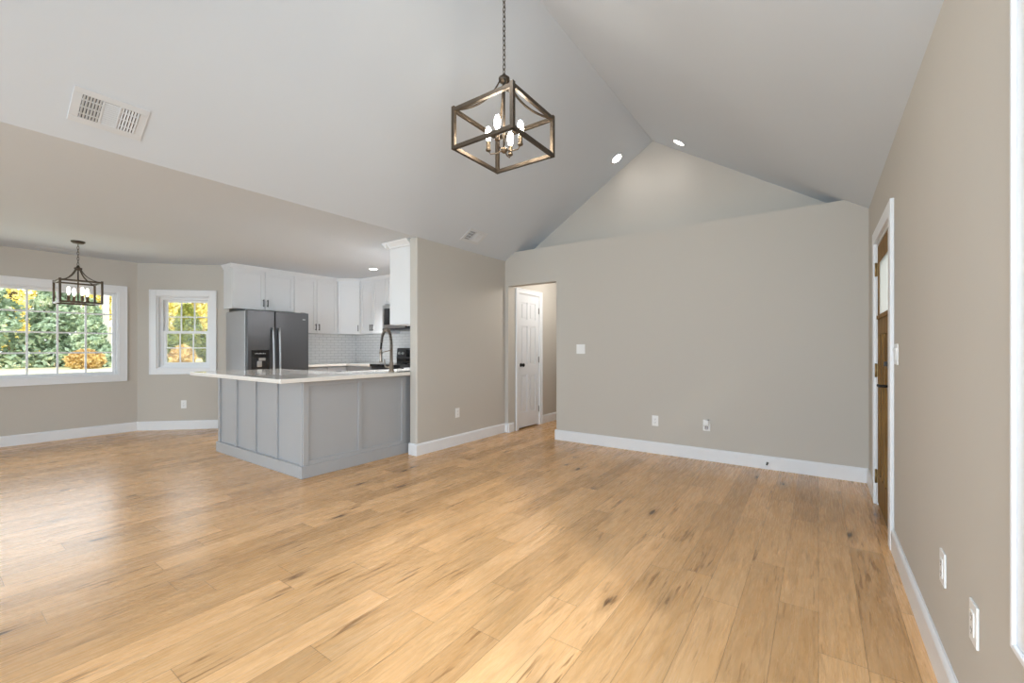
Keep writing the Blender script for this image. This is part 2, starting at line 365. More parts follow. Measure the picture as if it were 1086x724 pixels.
# ------------------------------------------------------------------ baseboards
BP = [(0, 0), (-.016, 0), (-.016, .112), (-.012, .122), (-.006, .13), (0, .13)]
def baseboard(name, Ln, loc, rz, label):
    o = MB().prism(BP, 0, Ln, 'x').build(name, 'trim'); place(o, loc, rz); return struct(o, label, 'baseboard')
baseboard('baseboard_far', XR-OX1+.016, (OX1-.016, YF, 0), 0, 'white baseboard along the far wall right of the hallway')
baseboard('baseboard_far_stub', OX0-XL, (XL, YF, 0), 0, 'short white baseboard left of the hallway opening')
baseboard('baseboard_jamb', T, (OX0, YF, 0), R90, 'white baseboard on the left side of the hallway opening')
baseboard('baseboard_jamb_right', T+.016, (OX1, YF+T, 0), -R90, 'white baseboard on right side of the hallway opening')
baseboard('baseboard_partition', YF-3.30+.016, (XL, 3.30-.016, 0), R90, 'white baseboard on the partition wall')
baseboard('baseboard_partition_end', T, (XL-T, 3.30, 0), 0, 'white baseboard on the end of the partition wall')
baseboard('baseboard_right_corner', YF-(DY1+.09), (XR, YF, 0), -R90, 'white baseboard between front door and far corner')
baseboard('baseboard_right', DY0-.09-YB, (XR, DY0-.09, 0), -R90, 'white baseboard along the right wall nearest the camera')
baseboard('baseboard_bay', 1.95-BY0, (XB, BY0, 0), R90, 'white baseboard under the large bay window')
baseboard('baseboard_bay_diagonal', DL+.02, (XB, 1.95, 0), R45, 'white baseboard under the double hung window')
baseboard('baseboard_hall', 8.5-5.86, (OX0, 5.86, 0), R90, 'white baseboard in the hallway past the door')

# ------------------------------------------------------------------ windows and doors
def casing(root, wd, z0, z1, cw=.09, sill=True, name='casing', bead=True):
    # frame of flat trim round an opening wd wide, local x 0..wd, room side is -y
    mb = MB(); d = -.02
    mb.box(-cw, 0, d, 0, z0-(cw if sill else 0), z1+cw).box(wd, wd+cw, d, 0, z0-(cw if sill else 0), z1+cw).box(0, wd, d, 0, z1, z1+cw)
    if sill: mb.box(0, wd, d, 0, z0-cw, z0)
    if not bead: return mb.build(name, 'trim', root, bevel=.003)
    e = .014                                              # raised outer bead
    mb.box(-cw-.001, -cw+e, d-.008, d, z0-(cw if sill else 0), z1+cw).box(wd+cw-e, wd+cw+.001, d-.008, d, z0-(cw if sill else 0), z1+cw).box(-cw+e, wd+cw-e, d-.008, d, z1+cw-e, z1+cw+.001)
    if sill: mb.box(-cw+e, wd+cw-e, d-.008, d, z0-cw-.001, z0-cw+e)
    return mb.build(name, 'trim', root, bevel=.003)
def liner(root, wd, h, dep, t=.015, name='jamb', m='trim'):
    return MB().box(0, t, 0, dep, 0, h).box(wd-t, wd, 0, dep, 0, h).box(t, wd-t, 0, dep, 0, t).box(t, wd-t, 0, dep, h-t, h).build(name, m, root)
def sash(root, x0, x1, z0, z1, y, nx, nz, fw=.045, mw=.018, name='sash'):
    mb = MB(); d = .03
    mb.box(x0, x0+fw, y, y+d, z0, z1).box(x1-fw, x1, y, y+d, z0, z1).box(x0+fw, x1-fw, y, y+d, z0, z0+fw).box(x0+fw, x1-fw, y, y+d, z1-fw, z1)
    s = mb.build(name, 'vinyl', root, bevel=.004)
    mb = MB(); a0, a1, c0, c1 = x0+fw, x1-fw, z0+fw, z1-fw
    for i in range(1, nx): x = a0+(a1-a0)*i/nx; mb.box(x-mw/2, x+mw/2, y+.008, y+.022, c0, c1)
    for i in range(1, nz): z = c0+(c1-c0)*i/nz; mb.box(a0, a1, y+.009, y+.021, z-mw/2, z+mw/2)
    if nx*nz > 1: mb.build('grille', 'vinyl', s)
    MB().box(a0, a1, y+.013, y+.017, c0, c1).build('pane', 'glass', s)
    return s
# 1: large bay window
wd, h = B1-B0, BZ1-BZ0
r = thing('window_1', 'large white picture window with a grid of panes in the bay', 'window', (XB, B0, BZ0), R90, kind='structure')
casing(r, wd, 0, h); liner(r, wd, h, .16)
sash(r, .015, wd-.015, .015, h-.015, .085, 6, 4, .035, .02)
# 2: double hung
wd, h = S1-S0, SZ1-SZ0
q = math.sqrt(.5)
r = thing('window_2', 'white double hung window with grids beside the refrigerator', 'window', (XB+S0*q, 1.95+S0*q, SZ0), R45, kind='structure')
casing(r, wd, 0, h); liner(r, wd, h, .16)
MB().box(.015, .05, .05, .13, .015, h-.015).box(wd-.05, wd-.015, .05, .13, .015, h-.015).box(.05, wd-.05, .05, .13, h-.05, h-.015).box(.05, wd-.05, .05, .13, .015, .045).build('window_frame', 'vinyl', r)
sash(r, .05, wd-.05, h/2-.02, h-.05, .095, 3, 2, .035, .016, 'upper_sash')
sash(r, .05, wd-.05, .045, h/2+.02, .06, 3, 2, .038, .016, 'lower_sash')
# near diagonal of the bay, same model
r = thing('window_3', None, None, (XK-.2*q, BY0-(XK-XB)+.2*q, SZ0), PI-R45, kind='structure')
casing(r, .7, 0, h); sash(r, 0, .7, 0, h, .07, 3, 4)
# 4: right wall window by the camera
wd, h = WY1-WY0, WZ1-WZ0
r = thing('window_4', 'white trimmed window at the right edge of the photo', 'window', (XR, WY1, WZ0), -R90, kind='structure')
casing(r, wd, 0, h); liner(r, wd, h, .14); sash(r, .015, wd/2, .015, h-.015, .06, 1, 2, name='left_sash'); sash(r, wd/2, wd-.015, .015, h-.015, .06, 1, 2, name='right_sash')
# unseen patio door and window added behind the camera to hold the fill
r = thing('door_3', None, None, (-.2, YB, 0), PI, kind='structure')
casing(r, 3.0, 0, 2.12, sill=False); 
for k in range(3): sash(r, k*1.0, k*1.0+1.0, .02, 2.1, .05+.02*(k % 2), 1, 1, .07, name='sliding_panel')
r = thing('window_5', None, None, (-4.4, YB, .3), PI, kind='structure')
casing(r, 2.4, 0, 1.9); sash(r, 0, 1.2, 0, 1.9, .06, 1, 2); sash(r, 1.2, 2.4, 0, 1.9, .06, 1, 2)

# front door: craftsman slab. local x 0..wd runs from the hinge side (far) towards the camera
wd, h = DY1-DY0, DZ
r = thing('door_1', 'brown stained wooden front door with glass at the top', 'door', (XR, DY1, 0), -R90, kind='structure')
casing(r, wd, 0, h, sill=False, bead=False)
MB().box(0, .02, 0, .14, 0, h).box(wd-.02, wd, 0, .14, 0, h).box(.02, wd-.02, 0, .14, h-.02, h).build('jamb', 'trim', r)
MB().box(.02, wd-.02, .01, .14, 0, .018).build('threshold', 'hinge', r)
x0, x1, y0, y1 = .023, wd-.023, .004, .046; zb, zt = .022, h-.024; g0, g1, gz0, gz1 = x0+.10, x1-.10, 1.45, 1.84
mb = MB(); mb.box(x0, g0, y0, y1, zb, zt).box(g1, x1, y0, y1, zb, zt).box(g0, g1, y0, y1, gz1, zt).box(g0, g1, y0, y1, 1.30, gz0).box(g0, g1, y0, y1, zb, .25)
pw = (g1-g0-.21)/4
for k in (1, 2, 3): xx = g0+k*pw+(k-1)*.07; mb.box(xx, xx+.07, y0, y1, .25, 1.30)
mb.box(g0, g1, y0+.026, y1-.004, .25, 1.30)
slab = mb.build('door_slab', 'door_wood', r, bevel=.003)
MB().box(g0-.03, g1+.03, y0-.012, y0, gz0-.035, gz0-.008).build('dentil_shelf', 'door_wood', slab)
MB().box(g0, g1, .007, .013, gz0, gz1).build('door_glass', 'door_glass', r)
for z in (.22, 1.03, 1.80):
    MB().box(.004, .023, -.004, .004, z-.05, z+.05).lathe([(.007, -.052), (.007, .052)], (.022, -.006, z), 10).build('hinge', 'brass', r)
for z, lev in ((.96, True), (1.10, False)):
    mb = MB().lathe([(.03, .004), (.03, -.006), (.026, -.012)], (x1-.065, 0, z), 20, 'y')
    if lev: mb.tube([(x1-.065, -.01, z), (x1-.065, -.05, z)], .009).tube([(x1-.06, -.05, z), (x1-.12, -.052, z), (x1-.18, -.048, z)], [.009, .009, .007])
    else: mb.box(x1-.071, x1-.059, -.03, -.01, z-.015, z+.015)
    mb.build('lever_handle' if lev else 'deadbolt', 'black_metal', r)
# hallway door
wd, h = HD1-HD0, 2.01
r = thing('door_2', 'white six panel interior door in the hallway', 'door', (OX0, HD0, 0), R90, kind='structure')
casing(r, wd, 0, h, .068, sill=False)
MB().box(0, .012, 0, .10, 0, h).box(wd-.012, wd, 0, .10, 0, h).box(.012, wd-.012, 0, .10, h-.012, h).build('jamb', 'trim', r)
x0, x1, y0, y1, zb, zt = .014, wd-.014, .002, .037, .02, h-.014
sw, mw = .085, .075; p0, p1 = x0+sw, x1-sw; pm = (p0+p1)/2
rows = [(.24, .80), (.95, 1.53), (1.63, 1.88)]
mb = MB().box(x0, p0, y0, y1, zb, zt).box(p1, x1, y0, y1, zb, zt).box(pm-mw/2, pm+mw/2, y0, y1, zb, zt)
zz = [zb]+[v for a in rows for v in a]+[zt]
for a, b in zip(zz[::2], zz[1::2]):
    for c0, c1 in ((p0, pm-mw/2), (pm+mw/2, p1)): mb.box(c0, c1, y0, y1, a, b)
for a, b in rows:
    for c0, c1 in ((p0, pm-mw/2), (pm+mw/2, p1)):
        mb.box(c0, c1, y0+.012, y1-.004, a, b); mb.box(c0+.022, c1-.022, y0+.003, y0+.013, a+.022, b-.022, .006)
mb.build('door_slab', 'door_white', r, bevel=.003)
MB().lathe([(.028, 0), (.028, -.008), (.010, -.012), (.010, -.03), (.024, -.038), (.028, -.052), (.02, -.062), (0, -.064)], (x0+.06, .002, .95), 20, 'y').build('door_knob', 'black_metal', r)
for z in (.25, 1.02, 1.78):
    MB().box(wd-.014, wd-.002, -.003, .003, z-.045, z+.045).lathe([(.006, -.047), (.006, .047)], (wd-.012, -.006, z), 10).build('hinge', 'hinge', r)

# ------------------------------------------------------------------ kitchen cabinets
def handle(parent, x, y, z, ln=.11, vert=True, m='black_metal'):
    a = ln/2
    if vert: mb = MB().bar((x, y-.03, z-a), (x, y-.03, z+a), .010).bar((x, y, z-a+.015), (x, y-.03, z-a+.015), .008).bar((x, y, z+a-.015), (x, y-.03, z+a-.015), .008)
    else: mb = MB().bar((x-a, y-.03, z), (x+a, y-.03, z), .010).bar((x-a+.015, y, z), (x-a+.015, y-.03, z), .008).bar((x+a-.015, y, z), (x+a-.015, y-.03, z), .008)
    return mb.build('handle', m, parent)
def front(root, x0, x1, z0, z1, m, hpos=None, name='door', fw=.057, vert=True):
    g = .003; x0 += g; x1 -= g; z0 += g; z1 -= g
    mb = MB().box(x0, x0+fw, 0, .02, z0, z1).box(x1-fw, x1, 0, .02, z0, z1).box(x0+fw, x1-fw, 0, .02, z0, z0+fw).box(x0+fw, x1-fw, 0, .02, z1-fw, z1).box(x0+fw, x1-fw, .008, .02, z0+fw, z1-fw)
    d = mb.build(name, m, root, bevel=.0015)
    if hpos: handle(d, hpos[0], 0, hpos[1], vert=vert)
    return d
CROWN = [(.0, 0), (-.012, 0), (-.016, .018), (-.040, .05), (-.045, .066), (.0, .066)]
def upper(name, label, loc, rz, wd, z0, doors, d=.33, z1=2.376, crown=True, group='white upper cabinets', left_ret=False, right_ret=False, cs=.6):
    r = thing(name, label, 'cabinet', (loc[0], loc[1], z0), rz, group)
    h = z1-z0
    MB().box(0, wd, .021, d, 0, h).build('body', 'cab_white', r, bevel=.001)
    for i in range(doors):
        a, b = wd*i/doors, wd*(i+1)/doors
        hx = (b-.03) if (doors == 2 and i == 0) or doors == 1 else a+.03
        front(r, a, b, 0, h, 'cab_white', (hx, .105))
    if crown:
        cp = .045*cs
        mb = MB().prism([(y*cs+.02, z+h-.002) for y, z in CROWN], -(cp if left_ret else 0), wd+(cp if right_ret else 0), 'x')
        if left_ret: mb.prism([(x*cs, z+h-.002) for x, z in CROWN], -.0, d, 'y')
        if right_ret: mb.prism([(wd-x*cs, z+h-.002) for x, z in CROWN], -.0, d, 'y')
        mb.build('crown_moulding', 'cab_white', r)
    return r
XF = -6.97
upper('wall_cabinet', 'short white two door wall cabinet above the refrigerator', (XF, 2.76), R90, .91, 1.785, 2, left_ret=True)
upper('wall_cabinet', 'tall white two door wall cabinet just right of the refrigerator', (XF, 3.67), R90, .78, 1.45, 2)
upper('wall_cabinet', 'white two door wall cabinet just left of the microwave', (-6.70, 4.72), 0, .70, 1.45, 2)
upper('wall_cabinet', 'short white wall cabinet above the microwave', (-6.0, 4.72), 0, .76, 1.94, 2)
upper('wall_cabinet', 'white wall cabinet to the right of the microwave', (-5.24, 4.72), 0, 1.05, 1.45, 2)
upper('wall_cabinet', 'white wall cabinet with crown on the partition wall, end panel showing', (-4.165, 4.70), -R90, 1.36, 1.475, 2, d=.385, right_ret=True, cs=1.7)
r = thing('corner_wall_cabinet', 'white diagonal corner wall cabinet with one door', 'cabinet', (XF, 4.45, 1.45), R45, 'white upper cabinets')
cw = .27*math.sqrt(2); h = 2.376-1.45; s = .33*q
MB().prism([(0, .021), (cw, .021), (cw+s, s), (cw/2, s+cw/2+s), (-s, s)], 0, h).build('body', 'cab_white', r)
front(r, 0, cw, 0, h, 'cab_white', (cw-.03, .105))
MB().prism([(y+.02, z+h-.002) for y, z in CROWN], -.01, cw+.01, 'x').build('crown_moulding', 'cab_white', r)

CT0, CT1 = .895, .932                                  # counter underside and top
def base(name, label, loc, rz, wd, cols, d=.60, group='grey base cabinets'):
    r = thing(name, label, 'cabinet', (loc[0], loc[1], 0), rz, group)
    MB().box(0, wd, .021, d, .10, CT0-.001).box(0, wd, .08, d, 0, .10).build('body', 'cab_grey', r)
    for i in range(cols):
        a, b = wd*i/cols, wd*(i+1)/cols
        front(r, a, b, .72, .885, 'cab_grey', ((a+b)/2, .80), 'drawer', .045, False)
        front(r, a, b, .105, .715, 'cab_grey', (b-.035 if i == 0 else a+.035, .62))
    return r
base('base_cabinet', 'grey base cabinet right beside the refrigerator', (-6.68, 3.71), R90, .73, 2, d=.61)
base('base_cabinet', 'grey base cabinet between kitchen corner and range', (-6.68, 4.44), 0, .67, 1)
base('base_cabinet', 'grey base cabinet to the right of the range', (-5.23, 4.44), 0, .81, 2)
mb = MB().prism([(XK+.008, 3.70), (-6.65, 3.70), (-6.65, 4.41), (-6.005, 4.41), (-6.005, YK-.012), (XK+.008, YK-.012)], CT0, CT1)
tag(mb.build('countertop', 'counter', bevel=.004), 'cream L shaped countertop in the kitchen corner under the tile', 'countertop')
# backsplash tiles
tag(place(MB().box(0, YK-3.69, 0, .008, CT1+.001, 1.45).build('backsplash', 'tile'), (XK+.0085, 3.69, 0), R90), 'white subway tile backsplash on the kitchen left wall', 'backsplash', 'white tile backsplashes', 'structure')
tag(place(MB().box(0, 3.5, -.008, 0, CT1+.001, 1.50).build('backsplash', 'tile'), (XK+.01, YK-.001, 0), 0), 'white subway tile backsplash behind the range', 'backsplash', 'white tile backsplashes', 'structure')

# peninsula: bar leg plus leg along the partition wall
PX0, PX1, PY0, PY1 = -5.70, -3.865, 2.125, 2.75
r = thing('peninsula_cabinet', 'grey panelled L shaped kitchen peninsula on a plinth', 'cabinet', (PX1, PY0, 0), 0)
lx0 = PX0-PX1; ly1 = PY1-PY0; lx_in = -.57; ly_end = 3.49-PY0
MB().prism([(lx0, 0), (0, 0), (0, ly_end), (-.10+.10, ly_end), (lx_in, ly_end), (lx_in, ly1), (lx0, ly1)], .02, CT0-.001).build('body', 'cab_grey', r)
mb = MB().box(lx0-.018, .022, -.034, 0, 0, .115).box(0, .022, 0, ly_end-.02, 0, .115).box(lx0-.018, lx0, 0, ly1, 0, .115)
mb.build('plinth', 'cab_grey', r, bevel=.003)
bw, bd = .045, .013
for i in range(5):
    x = lx0+(-lx0-bw)*i/4
    ww = bw if i in (0, 4) else .03
    MB().box(x, x+ww, -.020, 0, .115, CT0-.004).build('batten', 'cab_grey', r, bevel=.002)
ym = .57
for y, ww in ((-bd, .055), (ym, .04), (1.135, .06), (ly_end-.06, .05)):
    MB().box(0, bd, y, y+ww, .115, CT0-.004).build('batten', 'cab_grey', r, bevel=.002)
MB().box(0, bd, .042, ym, CT0-.05, CT0-.004).box(0, bd, ym+.04, 1.135, CT0-.05, CT0-.004).build('top_rail', 'cab_grey', r, bevel=.002)
MB().box(0, bd, .042, ym, .115, .155).box(0, bd, ym+.04, 1.135, .115, .155).build('bottom_rail', 'cab_grey', r, bevel=.002)
# kitchen-side fronts of the peninsula
base('base_cabinet', 'grey base cabinet along the kitchen side of the partition wall', (-4.385, 4.42), -R90, .91, 2, d=.60)
# peninsula top with a cut-out for the sink
CX0, CX1, CY0, CY1, LX = -5.76, -3.745, 1.85, 2.82, -4.42
sx0, sx1, sy0, sy1 = -4.36, -4.04, 2.88, 3.28
mb = MB()
A = [(CX0, CY0), (CX1, CY0), (CX1, 3.295), (-3.772, 3.297), (-3.772, YK-.012), (LX, YK-.012), (LX, CY1), (CX0, CY1)]
def slab_with_hole(out, hole, z0, z1):
    bm = mb.bm
    for z in (z0, z1):
        ov = [bm.verts.new((*p, z)) for p in out]; hv = [bm.verts.new((*p, z)) for p in hole]
        es = [bm.edges.new((l[i], l[(i+1) % len(l)])) for l in (ov, hv) for i in range(len(l))]
        bmesh.ops.triangle_fill(bm, use_beauty=True, edges=es)
        if z == z0: o0, h0 = ov, hv
    for a, b in ((o0, ov), (h0, hv)):
        for i in range(len(a)): bm.faces.new((a[i], a[(i+1) % len(a)], b[(i+1) % len(a)], b[i]))
slab_with_hole(A, [(sx0, sy0), (sx1, sy0), (sx1, sy1), (sx0, sy1)], CT0, CT1)
tag(mb.build('countertop', 'counter', bevel=.004), 'cream polished countertop overhanging the grey peninsula', 'countertop')
r = thing('sink', 'stainless undermount sink set in the peninsula countertop', 'sink', (sx0, sy0, CT0-.2))
a, b, t = sx1-sx0, sy1-sy0, .004
MB().box(0, a, 0, b, 0, t).box(-t, 0, -t, b+t, 0, .198).box(a, a+t, -t, b+t, 0, .198).box(0, a, -t, 0, 0, .198).box(0, a, b, b+t, 0, .198).build('basin', 'steel', r)
MB().lathe([(.04, t), (.04, t+.004), (.02, t+.005), (0, t+.003)], (a/2, b/2, 0), 20).build('drain', 'hinge', r)
# spring faucet
r = thing('faucet', 'tall warm nickel spring neck faucet on the peninsula countertop', 'faucet', (-3.96, 3.20, CT1))
MB().lathe([(.032, 0), (.032, .01), (.024, .016), (.023, .10), (.018, .11), (.017, .26)], n=16).build('body', 'nickel', r)
path = [(0, 0, .26)] + [(0, 0, .30), (-.004, 0, .36), (-.02, 0, .43), (-.05, 0, .475), (-.09, 0, .485), (-.13, 0, .465), (-.16, 0, .41), (-.178, 0, .33), (-.185, 0, .26), (-.187, 0, .20)]
MB().tube(path[:-1], .0125, 8).build('neck', 'black_metal', r)
# coil round the neck
pts = []; P = [Vector(p) for p in path[:-2]]; nper = 10; turns = 34; tot = 280
for k in range(tot+1):
    u = k/tot*(len(P)-1); i = min(int(u), len(P)-2); p = P[i].lerp(P[i+1], u-i); t_ = (P[i+1]-P[i]).normalized(); nrm = Vector((0, 1, 0)); bn = t_.cross(nrm)
    ang = 2*PI*turns*k/tot; pts.append(p+(nrm*math.cos(ang)+bn*math.sin(ang))*.017)
MB().tube(pts, .0036, 5).build('spring', 'nickel', r)
MB().lathe([(.012, .26), (.016, .24), (.016, .14), (.019, .12), (.019, .10), (0, .10)], (-.187, 0, 0), 14).build('spray_head', 'nickel', r)
MB().tube([(0, 0, .245), (-.187, 0, .215)], .006, 8).lathe([(.020, .20), (.020, .225)], (-.187, 0, 0), 14).build('docking_arm', 'nickel', r)
MB().tube([(0, 0, .05), (-.06, -.005, .052), (-.10, -.008, .055)], .010, 8).tube([(-.10, -.008, .05), (-.108, -.01, .14)], [.008, .006], 8).build('lever', 'nickel', r)

# refrigerator, local x 0..w along +Y, front faces +X
fw_, fd = .90, .70
r = thing('refrigerator', 'dark stainless side by side refrigerator with water dispenser', 'refrigerator', (-6.55, 2.78, 0), R90)
MB().box(0, fw_, .075, fd, .02, 1.735, .006).build('body', 'fridge_side', r)
MB().box(.02, fw_-.02, .05, fd-.05, 0, .09).build('toe_grille', 'black', r)
sp_ = .385
d1 = MB().box(.002, sp_-.004, 0, .068, .095, 1.745, .012).build('freezer_door', 'steel_dark', r)
d2 = MB().box(sp_+.004, fw_-.002, 0, .068, .095, 1.745, .012).build('fresh_food_door', 'steel_dark', r)
for p, x in ((d1, sp_-.045), (d2, sp_+.045)):
    zs_ = [.45+(1.50-.45)*i/14 for i in range(15)]
    mb = MB().tube([(x, -.030-.030*math.sin(PI*(i/14)), z) for i, z in enumerate(zs_)], .014, 10)
    mb.bar((x, .0, .47), (x, -.04, .47), .022).bar((x, 0, 1.48), (x, -.04, 1.48), .022)
    mb.build('handle', 'steel_satin', p)
dm = MB().box(.055, .30, -.006, .0, .78, 1.175, .002).build('dispenser', 'black_glass', d1)
mb = MB().box(.10, .255, -.012, -.006, .85, 1.06, .002); mb.build('dispenser_recess', 'black', d1)
MB().box(.15, .235, -.03, -.012, 1.02, 1.06, .004).box(.125, .19, -.026, -.012, .93, 1.015, .008).build('paddle', 'steel', d1)
mb = MB()
for i in range(7): mb.box(.10+i*.022, .115+i*.022, -.0075, -.006, 1.115, 1.125+.006*(i % 2))
mb.build('dispenser_lettering', 'steel', d1)
MB().box(.80, .845, -.0015, 0, 1.635, 1.65).build('badge', 'steel', d2)
for x in (.03, .80): MB().box(x, x+.07, .03, .12, 1.735, 1.752, .003).build('hinge_cover', 'black', r)

# microwave
r = thing('microwave', 'stainless over the range microwave under the short cabinet', 'microwave', (-5.995, 4.655, 1.50), 0)
MB().box(0, .75, .03, .38, 0, .42).build('case', 'black', r)
d = MB().box(0, .56, 0, .03, .03, .42, .004).build('door', 'steel', r)
MB().box(.05, .48, -.003, 0, .09, .36).build('window', 'black_glass', d)
MB().tube([(.525, 0, .08), (.525, -.035, .09), (.525, -.035, .36), (.525, 0, .37)], .008, 8).build('handle', 'steel', d)
MB().box(.562, .75, .002, .03, .03, .42, .003).build('control_panel', 'black_glass', r)
MB().box(0, .75, 0, .03, 0, .028).build('vent_strip', 'steel_dark', r)
# range
r = thing('range', 'stainless freestanding range with black cooktop and rear controls', 'range', (-5.995, 4.40, 0), 0)
MB().box(0, .75, .04, .63, .04, .90).build('body', 'steel_dark', r)
MB().box(-.001, .751, .005, .57, .90, .942, .004).build('cooktop', 'black_glass', r)
for bx, by, br_ in ((.19, .17, .10), (.56, .17, .08), (.19, .43, .08), (.56, .43, .10)):
    MB().lathe([(br_, .9425), (br_, .943), (br_-.006, .943), (br_-.006, .9425)], (bx, by, 0), 28).build('burner', 'hinge', r)
d = MB().box(.005, .745, 0, .04, .26, .86, .004).build('oven_door', 'steel', r)
MB().box(.10, .65, -.003, 0, .36, .70).build('window', 'black_glass', d)
MB().tube([(.08, 0, .80), (.08, -.045, .80), (.67, -.045, .80), (.67, 0, .80)], .010, 8).build('handle', 'steel', d)
MB().box(.005, .745, 0, .04, .06, .25, .004).build('drawer', 'steel', r)
MB().box(.0, .75, .56, .63, .942, 1.02).build('backguard_base', 'black_glass', r)
p = MB().prism([(.555, 1.02), (.63, 1.02), (.63, 1.20), (.575, 1.20)], 0, .75, 'x').build('control_panel', 'steel_dark', r)
for x in (.075, .165, .585, .675):
    MB().lathe([(.024, 0), (.024, -.012), (.02, -.03), (0, -.031)], (x, .566, 1.11), 16, 'y').build('knob', 'steel', p)
MB().box(.25, .50, .556, .575, 1.05, 1.17).build('display', 'black_glass', p)

# ------------------------------------------------------------------ pendant lanterns
def lantern(label, x, y, zc, z_hub, zb, zt, sz, bw, canopy, bulb_m, bulb_n=4, bs=.9):
    r = thing('pendant_lantern', label, 'pendant light', (x, y, zb))
    H = zt-zb; a = sz/2; hz = z_hub-zb; cz = zc-zb
    # frame: four posts, top and bottom rails
    mb = MB()
    for i in (-1, 1):
        for j in (-1, 1): mb.box(i*a-bw/2, i*a+bw/2, j*a-bw/2, j*a+bw/2, 0, H+bw*.35)
    for z in (bw/2, H-bw/2):
        for i in (-1, 1):
            mb.box(i*a-bw*.42, i*a+bw*.42, -a, a, z-bw/2, z+bw/2); mb.box(-a, a, i*a-bw*.42, i*a+bw*.42, z-bw/2, z+bw/2)
    mb.build('frame', 'bronze', r, bevel=.0015)
    # swept arms from the hub to the corners
    for i in (-1, 1):
        for j in (-1, 1):
            p0, p1 = Vector((i*.018, j*.018, hz-.03)), Vector((i*(a-.004), j*(a-.004), H-bw*.4))
            pc = Vector((i*a*.32, j*a*.32, H+.02))
            pts = [p0.lerp(pc, t).lerp(pc.lerp(p1, t), t) for t in [k/14 for k in range(15)]]
            m2 = MB()
            for p, q_ in zip(pts, pts[1:]): m2.bar(p-(q_-p)*.08, q_+(q_-p)*.08, bw*.62, bw*.34)
            m2.build('arm', 'bronze', r)
    MB().lathe([(.012, hz-.05), (.032, hz-.04), (.036, hz-.03), (.036, hz-.018), (.018, hz-.012), (.012, hz+.005), (.006, hz+.012)], n=16).build('hub', 'bronze', r)
    MB().lathe([(.007, .02), (.007, hz-.04)], n=10).build('stem', 'bronze', r)
    if canopy: MB().lathe([(.062, cz), (.062, cz-.012), (.045, cz-.026), (.01, cz-.03)], n=24).build('canopy', 'bronze', r)
    # chain
    z0 = hz+.008; n = max(3, int(round((cz-.03-z0)/.030))); L_ = (cz-.026-z0)/n
    mb = MB()
    for k in range(n):
        zc_ = z0+(k+.5)*L_; ring = []
        for t in range(12):
            an = 2*PI*t/12; dx, dz = .0085*math.cos(an), (L_*.66)*math.sin(an)
            ring.append((dx, 0, zc_+dz) if k % 2 else (0, dx, zc_+dz))
        mb.tube(ring, .0026, 5, True)
    mb.build('chain', 'bronze', r)
    # candle cluster
    cl = MB().lathe([(0, .0), (.012, .004), (.022, .014), (.022, .03), (.010, .04)], n=14).build('cluster_hub', 'socket', r)
    rad = sz*.245
    for k in range(bulb_n):
        an = PI/2*k+.25; ux, uy = math.cos(an), math.sin(an)
        MB().tube([(ux*.015, uy*.015, .022), (ux*rad*.45, uy*rad*.45, .008), (ux*rad*.85, uy*rad*.85, .012), (ux*rad, uy*rad, .035)], .0042, 6).build('candle_arm', 'socket', r)
        s_ = MB().lathe([(.008, .03), (.017, .036), (.017, .044), (.014, .046), (.0135, .095), (.0, .096)], (ux*rad, uy*rad, 0), 14).build('socket', 'socket', r)
        MB().lathe([(.009*bs, .096), (.012*bs, .105), (.020*bs, .128), (.0225*bs, .150), (.019*bs, .172), (.010*bs, .188), (0, .192)], (ux*rad, uy*rad, 0), 14).build('bulb', bulb_m, s_)
    return r
lantern('large square bronze lantern pendant hanging from the vaulted ceiling', XM+.0025, 2.219, ZR, 2.945, 2.445, 2.706, .451, .024, True, 'bulb')
lantern('small square bronze lantern pendant in front of the bay window', -7.02, 1.16, HC, 2.15, 1.712, 1.974, .345, .020, True, 'bulb_d', bs=.7)

# ------------------------------------------------------------------ vents and downlights
nn = math.sqrt(1+SL*SL)
def frame_mtx(p, kind):
    if kind == 'left': x, y = Vector((0, 1, 0)), Vector((1, 0, SL))/nn
    elif kind == 'right': x, y = Vector((0, -1, 0)), Vector((-1, 0, SL))/nn
    else: x, y = Vector((0, 1, 0)), Vector((1, 0, 0))
    z = x.cross(y); m = Matrix((x, y, z)).transposed().to_4x4(); m.translation = Vector(p); return m
def slope_z(x): return HC+SL*(x-XL) if x < XM else HC+SL*(XR-x)
def vent(label, x, y, kind, ln=.34, wd=.22):
    z = HC if kind == 'flat' else slope_z(x)
    r = thing('ceiling_vent', label, 'vent', mtx=frame_mtx((x, y, z), kind), group='white ceiling vents')
    a, b = ln/2, wd/2; ia, ib = a-.04, b-.04
    MB().box(-a, a, -b, -ib, 0, .005).box(-a, a, ib, b, 0, .005).box(-a, -ia, -ib, ib, 0, .005).box(ia, a, -ib, ib, 0, .005).build('frame', 'vent', r, bevel=.002)
    MB().box(-ia, ia, -ib, ib, .0005, .0015).build('duct', 'duct', r)
    s3 = 2*ia/3
    for k in range(3):
        x0 = -ia+k*s3; mb = MB()
        if k == 1:
            mb.box(x0, x0+.008, -ib, ib, .002, .008).box(x0+s3-.008, x0+s3, -ib, ib, .002, .008)
            n = 11
            for i in range(n): yy = -ib+2*ib*(i+.5)/n; mb.bar((x0, yy, .005), (x0+s3, yy, .005), .011, .0018, (0, .35, 1))
        else:
            n = 6
            for i in range(n): xx = x0+s3*(i+.5)/n; mb.bar((xx, -ib, .005), (xx, ib, .005), .0095, .0018, (-.5 if k else .5, 0, 1))
            for i in (-1, 0, 1): mb.box(x0, x0+s3, i*ib*.6-.004, i*ib*.6+.004, .002, .006)
        mb.build('louvers', 'vent', r)
    return r
vent('white ceiling vent at upper left with dark louvers, nearest the camera', -3.425, .70, 'left', .33, .235)
vent('white ceiling vent on the slope above the partition wall', -3.447, 4.045, 'left', .33, .215)
